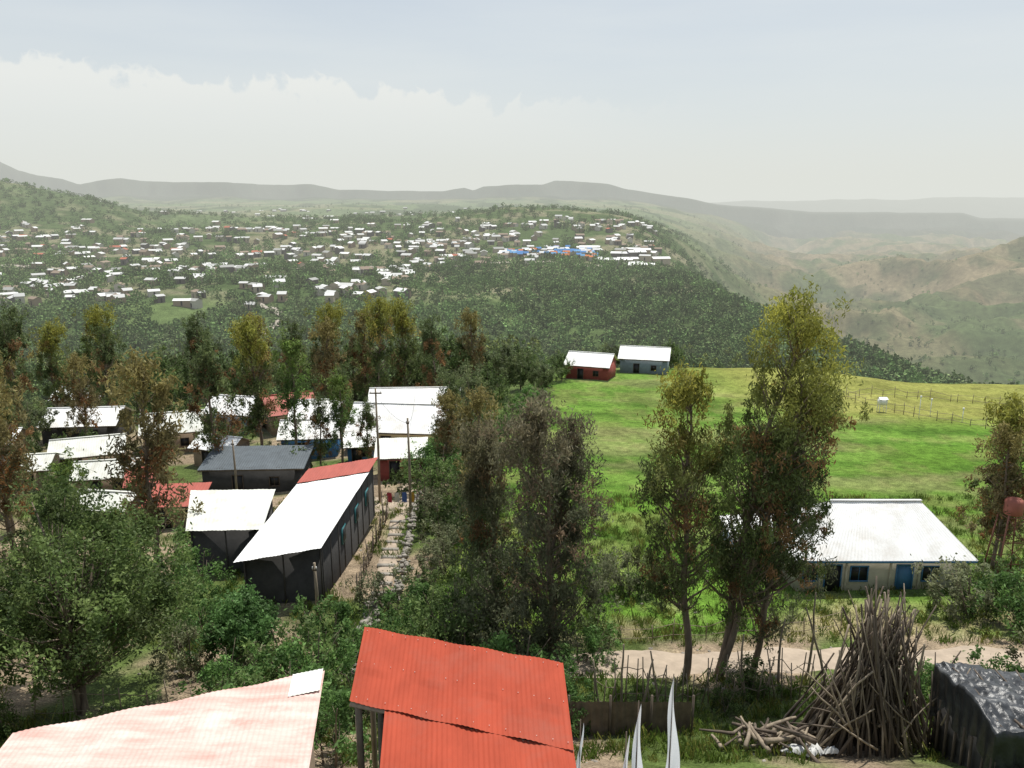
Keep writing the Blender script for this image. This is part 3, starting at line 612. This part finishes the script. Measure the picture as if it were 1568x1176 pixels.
n=190;yy=rng.uniform(33,44,n);rocks('stone_wall',-7.4-.08*(yy-34)+rng.normal(size=n)*.22,yy,rng.uniform(0,.5,n),rng.uniform(.12,.3,n),STONE)
n=220;yy=rng.uniform(44,66,n);rocks('terrace_wall',-6.9-.06*(yy-44)+rng.normal(size=n)*.15,yy,rng.uniform(0,.45,n),rng.uniform(.10,.26,n),STONE)
b=MB()
for y_ in np.arange(45,60,1.5):
    x_=-8.1-.06*(y_-46)+rng.normal()*.08;z_=hz(x_,y_);b.box(x_-.6,x_+.6,y_-.16,y_+.16,z_-.1,z_+.16)
obj('stone_path_steps',b.mesh('s',STONE))
n=260;yy=rng.uniform(24,60,n);rocks('scattered_stones',rng.uniform(-.6,.55,n)*yy,yy,0,rng.uniform(.04,.15,n),STONE)

def stickfence(name,pts,step,hh,m,rails=True,tilt=.08,r=.035):
    e=empty(name,(pts[0][0],pts[0][1],hz(*pts[0])));o=np.array(e.location);b=MB();c=MB()
    pts=np.array(pts,float);d=np.r_[0,np.cumsum(np.linalg.norm(np.diff(pts,axis=0),axis=1))]
    prev=None
    for s in np.arange(0,d[-1],step):
        s=s+rng.normal()*step*.2;x=np.interp(s,d,pts[:,0]);y=np.interp(s,d,pts[:,1]);z=hz(x,y);h_=hh*rng.uniform(.65,1.3)
        p=np.array([x,y,z-.2])-o;q=p+np.array([rng.normal()*tilt*h_,rng.normal()*tilt*h_,h_+.2]);b.tube([p,(p+q)/2+rng.normal(size=3)*.02,q],[r,r*.9,r*.7],5)
        if rails and prev is not None:
            for f in(.35,.8): c.tube([prev[0]*(1-f)+prev[1]*f,p*(1-f)+q*f],r*.55,4)
        prev=(p,q)
    obj('posts',b.mesh('p',m),e)
    if rails:obj('rails',c.mesh('r',m),e)
stickfence('stick_fence',[(3.6,30.5),(8,31.0),(13,31.6),(18,31.4)],.34,2.0,WOODL,True,.12)
stickfence('stick_fence',[(4.5,38.2),(9,39),(15,39.2),(19,40)],1.5,1.2,WOODL,True,.06)
stickfence('stick_fence',[(-9.3,44),(-9.7,52),(-9.9,60)],.5,1.5,WOOD,True,.05)
stickfence('stick_fence',[(-7.2,62),(-8.0,70),(-8.6,78)],.8,1.6,WOOD,True,.05)
stickfence('field_fence',[(48.4,113),(52,101),(59.7,91),(66,86)],2.2,1.4,WOODL,True,.02,.05)
stickfence('field_fence',[(48.4,113),(60,117),(80,119)],2.2,1.4,WOODL,True,.02,.05)
stickfence('stick_fence',[(-20,29),(-14,30.5),(-10,29.5)],.9,1.4,WOODL,True,.1)
e=empty('wooden_stakes',(14,33,hz(14,33)));b=MB();g0=np.array(e.location)
for (x,y,l,dx) in [(13.6,33.5,4.8,.3),(14.6,33.0,4.2,-1.3),(12.4,33.2,3.6,.1),(4.6,30.3,3.4,.1),(5.3,30,2.8,.6),(10.4,31.5,3.4,-.3),(15.6,33.6,3.0,.5),(3.8,30,2.8,-.4),(6.4,30.6,2.9,-.5)]:
    p=np.array([x,y,hz(x,y)-.2])-g0;pole(b,p,p+np.array([dx,.1,l]),.07)
obj('stakes',b.mesh('s',WOODL),e)
e=empty('sheet_metal_fence',(4.6,27.3,hz(4.6,27.3)));V,F=sheet((-2.4,0,-.3),(2.4,.4,-.5),(-2.4,0,1.5),(2.4,.4,1.2),16,.03,nv=3)
obj('sheets',mesh_np('f',V,F,mats=[mat('rusty_sheet',(.20,.15,.11),.7,.5,2)]),e)
b=MB();[b.tube([(x_,.1,-.5),(x_,.1,1.7)],.05,6) for x_ in(-2.4,-.8,.8,2.4)];obj('posts',b.mesh('p',WOOD),e)
for (x,y,h_,arm) in [(-8.1,60,8.2,0),(-11.2,64,10,1),(-11.0,41.2,3.6,0),(-24,66,6,0)]:
    e=empty('utility_pole',(x,y,hz(x,y)));b=MB();b.tube([(0,0,-.4),(.05,0,h_/2),(0,.05,h_)],[.12,.10,.07],8);obj('pole',b.mesh('p',WOODL),e)
    b=MB();w_=.5 if arm else .12
    b.box(-w_,w_,-.05,.05,h_-.45,h_-.35);obj('crossarm',b.mesh('c',WOOD),e)
    b=MB();[b.tube([(x_,0,h_-.35),(x_,0,h_-.22)],.035,6) for x_ in(-w_*.85,w_*.85)];obj('insulators',b.mesh('i',WHITEP),e)
b=MB();t=np.linspace(0,1,14)[:,None];p,q=np.array([-8.1,60,hz(-8.1,60)+7.8]),np.array([-11.2,64,hz(-11.2,64)+9.6])
P=p*(1-t)+q*t;P[:,2]-=(.5*4*t*(1-t))[:,0];b.tube(P,.012,4)
p,q=np.array([-8.1,60,hz(-8.1,60)+7.8]),np.array([-12,97,hz(-12,97)+4.2]);P=p*(1-t)+q*t;P[:,2]-=(1*4*t*(1-t))[:,0];b.tube(P,.012,4);obj('power_lines',b.mesh('w',DARK))
x,y=31.6,47.5;e=empty('steel_tank_stand',(x,y,hz(x,y)));b=MB()
RS=mat('red_oxide_steel',(.30,.12,.08),.7,.3,3)
for sx in(-1,1):
    for sy in(-1,1): b.tube([(sx*.95,sy*.8,-.3),(sx*.55,sy*.5,4.4)],.05,6)
for z_ in(1.2,2.6,4.2):
    f=.95-.4*z_/4.4
    for s in(-1,1): b.tube([(-f,s*f*.85,z_),(f,s*f*.85,z_)],.03,4);b.tube([(s*f,-f*.85,z_),(s*f,f*.85,z_)],.03,4)
for z0,z1 in((0,1.2),(1.2,2.6),(2.6,4.2)):
    f0=.95-.4*z0/4.4;f1=.95-.4*z1/4.4;b.tube([(-f0,-f0*.85,z0),(f1,-f1*.85,z1)],.025,4);b.tube([(f0,-f0*.85,z0),(-f1,-f1*.85,z1)],.025,4)
obj('frame',b.mesh('f',RS),e)
b=MB();b.tube([(0,0,4.3),(0,0,4.35),(0,0,5.2),(0,0,5.32),(0,0,5.4)],[.5,.55,.55,.42,.15],14);obj('tank',b.mesh('t',mat('red_tank',(.40,.13,.09),.7,.3,2)),e)
x,y=49.5,104;e=empty('white_instrument_box',(x,y,hz(x,y)));b=MB();b.box(-.5,.5,-.4,.4,1.0,1.8);b.add([(-.6,-.5,1.8),(.6,-.5,1.8),(.6,.5,1.8),(-.6,.5,1.8),(-.55,0,2.05),(.55,0,2.05)],[(0,1,5,4),(2,3,4,5)]);obj('box',b.mesh('b',WHITEP),e)
b=MB();[b.tube([(sx*.45,sy*.35,-.2),(sx*.45,sy*.35,1.0)],.04,5) for sx in(-1,1) for sy in(-1,1)];obj('legs',b.mesh('l',WHITEP),e)
for (x,y,h_) in[(52.5,100,2.6),(55,102,2.0),(57,98,1.5)]:
    e=empty('rain_gauge_post',(x,y,hz(x,y)));b=MB();b.tube([(0,0,-.2),(0,0,h_)],.04,6);b.tube([(0,0,h_),(0,0,h_+.05),(0,0,h_+.3)],[.08,.1,.11],8);obj('gauge',b.mesh('g',WHITEP),e)
for (x,y,zt,w_,ln,ra) in[(2.5,14,-9.75,.40,3.0,.15),(3.3,14.6,-9.55,.36,3.0,-.1),(2.15,13.2,-9.85,.28,2.6,.3),(1.42,14.6,-10.6,.18,2.4,0)]:
    gz=hz(x,y);e=empty('white_pennant_flag',(x,y,gz),ra);T=zt-gz;b=MB();b.tube([(0,0,-.3),(0,0,T+.05)],[.022,.012],6);obj('pole',b.mesh('p',WOOD),e)
    nv=24;tt=np.linspace(0,1,nv+1);V=[]
    for t_ in tt:
        ww=w_*(t_**.8)*(1.05 if t_<.8 else 1.05-(t_-.8)*1.5)
        for u_ in np.linspace(0,1,7): V.append((-.04*t_+.012+ww*u_-.35*ww+.05*math.sin(t_*7+x),-.03-.07*math.sin(u_*5+t_*5)*t_,T-ln*t_))
    i_=np.arange(nv)[:,None]*7+np.arange(6)[None];F=np.stack([i_,i_+1,i_+8,i_+7],-1).reshape(-1,4)
    obj('cloth',mesh_np('c',V,F,mats=[CLOTH],smooth=True),e)
x,y=17.4,23.8;gz=hz(x,y);e=empty('tarpaulin_covered_shed',(x,y,gz));TARP=mat('black_plastic_sheet',(.045,.048,.052),.32,.5,2.5,bump=1.0,stain=(.12,.125,.13))
nx,ny=110,80;U,W=np.meshgrid(np.linspace(-1,1,nx),np.linspace(-1,1,ny))
Zt=2.7-.22*np.abs(W)**1.5-.25*U+.24*(fbm(U*3+5,W*3,3,4)-.5)*2+.05*np.sin(U*9*np.pi/2)**2-.14*np.abs(fbm(U*6+2,W*4,8,3)-.5)*2-.05*np.abs(fbm(U*16+2,W*12,9,2)-.5)
ed=np.maximum(np.abs(U),np.abs(W));k_=np.clip((ed-.9)/.1,0,1)
sc_=np.where(ed>.9,.9/ed,1);Xs=U*sc_*2.55+.07*np.sin(W*25)*k_;Ys=W*sc_*2.1+.07*np.sin(U*27)*k_
Zt=Zt-k_*1.6*(1+.25*np.sin(U*11+W*7))
i_=np.arange(ny-1)[:,None]*nx+np.arange(nx-1)[None];F=np.stack([i_,i_+1,i_+nx+1,i_+nx],-1).reshape(-1,4)
obj('plastic_cover',mesh_np('t',np.stack([Xs,Ys,Zt],-1).reshape(-1,3),F,mats=[TARP]),e)
b=MB();b.box(-2.15,2.15,-1.75,1.75,-.8,2.0);obj('walls',b.mesh('w',DARKW),e)
b=MB()
for j in range(6): pole(b,(-2+j*.75,-1.8,2.66-.1*j*.3),(-1.8+j*.75,1.6,2.7-.1*j*.3),.05)
for j in range(9): b.tube([(-2.2+j*.55,-1.85,-.6),(-2.2+j*.55,-1.85,1.6)],.05,5)
for j in range(8): b.tube([(-2.25,-1.8+j*.5,-.9),(-2.25+rng.normal()*.04,-1.8+j*.5,1.7)],.05,5)
obj('battens_and_stakes',b.mesh('b',WOOD),e)
e=empty('clothesline',(-8.9,61,hz(-8.9,61)));b=MB();b.tube([(-1.6,0,-.2),(-1.6,0,1.9)],.04,6);b.tube([(1.2,.4,-.2),(1.2,.4,1.9)],.04,6);b.tube([(-1.6,0,1.85),(-.2,.2,1.72),(1.2,.4,1.85)],.012,4);obj('posts_and_line',b.mesh('p',WOOD),e)
for j,(cx_,cc) in enumerate([(-1.2,(.5,.06,.08)),(-.6,(.7,.68,.6)),(0,(.08,.15,.4)),(.6,(.6,.35,.05))]):
    V=[(cx_+a*.4,.1+.14*(cx_+1.2)*.5+.05*math.sin(a*5+k_),1.76-k_*.14) for k_ in range(7) for a in np.linspace(0,1,6)]
    i_=np.arange(6)[:,None]*6+np.arange(5)[None];F=np.stack([i_,i_+1,i_+7,i_+6],-1).reshape(-1,4)
    obj('laundry_%d'%(j+1),mesh_np('c',V,F,mats=[mat('cloth%d'%j,cc,.9,.15,4)]),e)

# ------------------------------------------------------------ sky + sun
S=Vector((.16,.36,.92)).normalized()
w=bpy.data.worlds.new("World");scene.world=w;w.use_nodes=True;nt=w.node_tree;N=nt.nodes;L=nt.links;N.clear()
o_=N.new('ShaderNodeOutputWorld');bg=N.new('ShaderNodeBackground');sk=N.new('ShaderNodeTexSky');sk.sky_type='NISHITA';sk.sun_disc=False
sk.sun_elevation=math.asin(S.z);sk.sun_rotation=math.atan2(S.x,S.y);sk.altitude=1500;sk.dust_density=3;sk.air_density=1
tc=N.new('ShaderNodeTexCoord');sx=N.new('ShaderNodeSeparateXYZ');L.new(tc.outputs['Generated'],sx.inputs[0])
def mth(op,a,b=None,c=None):
    n_=N.new('ShaderNodeMath');n_.operation=op
    for i_,v in enumerate((a,b,c)):
        if v is None:continue
        if isinstance(v,(int,float)):n_.inputs[i_].default_value=v
        else:L.new(v,n_.inputs[i_])
    return n_.outputs[0]
def mixn(f,a,b):
    mx=N.new('ShaderNodeMix');mx.data_type='RGBA'
    for i_,v in ((0,f),(6,a),(7,b)):
        if isinstance(v,(int,float)):mx.inputs[i_].default_value=v
        elif isinstance(v,tuple):mx.inputs[i_].default_value=v
        else:L.new(v,mx.inputs[i_])
    return mx.outputs[2]
def noise(scale,det,ro,vec):
    ns=N.new('ShaderNodeTexNoise');ns.inputs['Scale'].default_value=scale;ns.inputs['Detail'].default_value=det;ns.inputs['Roughness'].default_value=ro;L.new(vec,ns.inputs['Vector']);return ns.outputs['Fac']
ns=noise(24,7,.5,tc.outputs['Generated']);nb=noise(7,2,.5,tc.outputs['Generated'])
top=mth('ADD',mth('MULTIPLY',sx.outputs['X'],-.045),.122)
top=mth('ADD',top,mth('MULTIPLY',mth('SUBTRACT',nb,.5),.05))
bil=mth('ABSOLUTE',mth('SUBTRACT',ns,.5))
e_=mth('SUBTRACT',mth('SUBTRACT',top,mth('MULTIPLY',bil,.13)),sx.outputs['Z'])
mr=N.new('ShaderNodeMapRange');mr.interpolation_type='SMOOTHSTEP';L.new(e_,mr.inputs[0]);mr.inputs[1].default_value=-.001;mr.inputs[2].default_value=.010
fx=N.new('ShaderNodeMapRange');fx.interpolation_type='SMOOTHSTEP';L.new(sx.outputs['X'],fx.inputs[0]);fx.inputs[1].default_value=.25;fx.inputs[2].default_value=-.12;fx.inputs[3].default_value=0;fx.inputs[4].default_value=1
fz=N.new('ShaderNodeMapRange');L.new(sx.outputs['Z'],fz.inputs[0]);fz.inputs[1].default_value=.03;fz.inputs[2].default_value=.12;fz.inputs[3].default_value=.15;fz.inputs[4].default_value=.72
cf=mth('MULTIPLY',mth('MULTIPLY',mr.outputs[0],fx.outputs[0]),fz.outputs[0])
vz=N.new('ShaderNodeMapRange');L.new(sx.outputs['Z'],vz.inputs[0]);vz.inputs[1].default_value=.0;vz.inputs[2].default_value=.6;vz.inputs[3].default_value=.82;vz.inputs[4].default_value=.3
mp=N.new('ShaderNodeMapping');mp.inputs['Scale'].default_value=(1,1,7);L.new(tc.outputs['Generated'],mp.inputs[0])
wisp=mth('MULTIPLY',mth('SUBTRACT',noise(3,6,.55,mp.outputs[0]),.5),.5)
veil=mixn(mth('ADD',vz.outputs[0],wisp),sk.outputs[0],(6.9,7.45,7.85,1))
STR=.110
# dust layer 450 m thick seen edge-on near the horizon
zz=mth('MAXIMUM',sx.outputs['Z'],.004)
T_=mth('EXPONENT',mth('MULTIPLY',mth('DIVIDE',450.0,zz),-HAZE_D))
skyc=mixn(cf,veil,(8.7,8.7,8.4,1))
L.new(mixn(T_,tuple(c/STR for c in HAZE_C)+(1,),skyc),bg.inputs[0]);bg.inputs[1].default_value=STR;L.new(bg.outputs[0],o_.inputs[0])
sd=bpy.data.lights.new('sun','SUN');sd.energy=4.8;sd.angle=math.radians(.6);sd.color=(1,.97,.90)
so=bpy.data.objects.new('sun',sd);COL.objects.link(so);so.rotation_euler=S.to_track_quat('Z','Y').to_euler();so.location=(0,0,60)

# ------------------------------------------------------------ camera
cd=bpy.data.cameras.new('camera');cd.sensor_width=36;cd.lens=28.25;cd.clip_end=60000;cd.clip_start=.1
co=bpy.data.objects.new('camera',cd);COL.objects.link(co);co.location=(0,0,0);co.rotation_euler=(math.radians(90-13.2),0,0)
scene.camera=co
scene.view_settings.view_transform='Standard';scene.view_settings.look='None';scene.view_settings.exposure=0
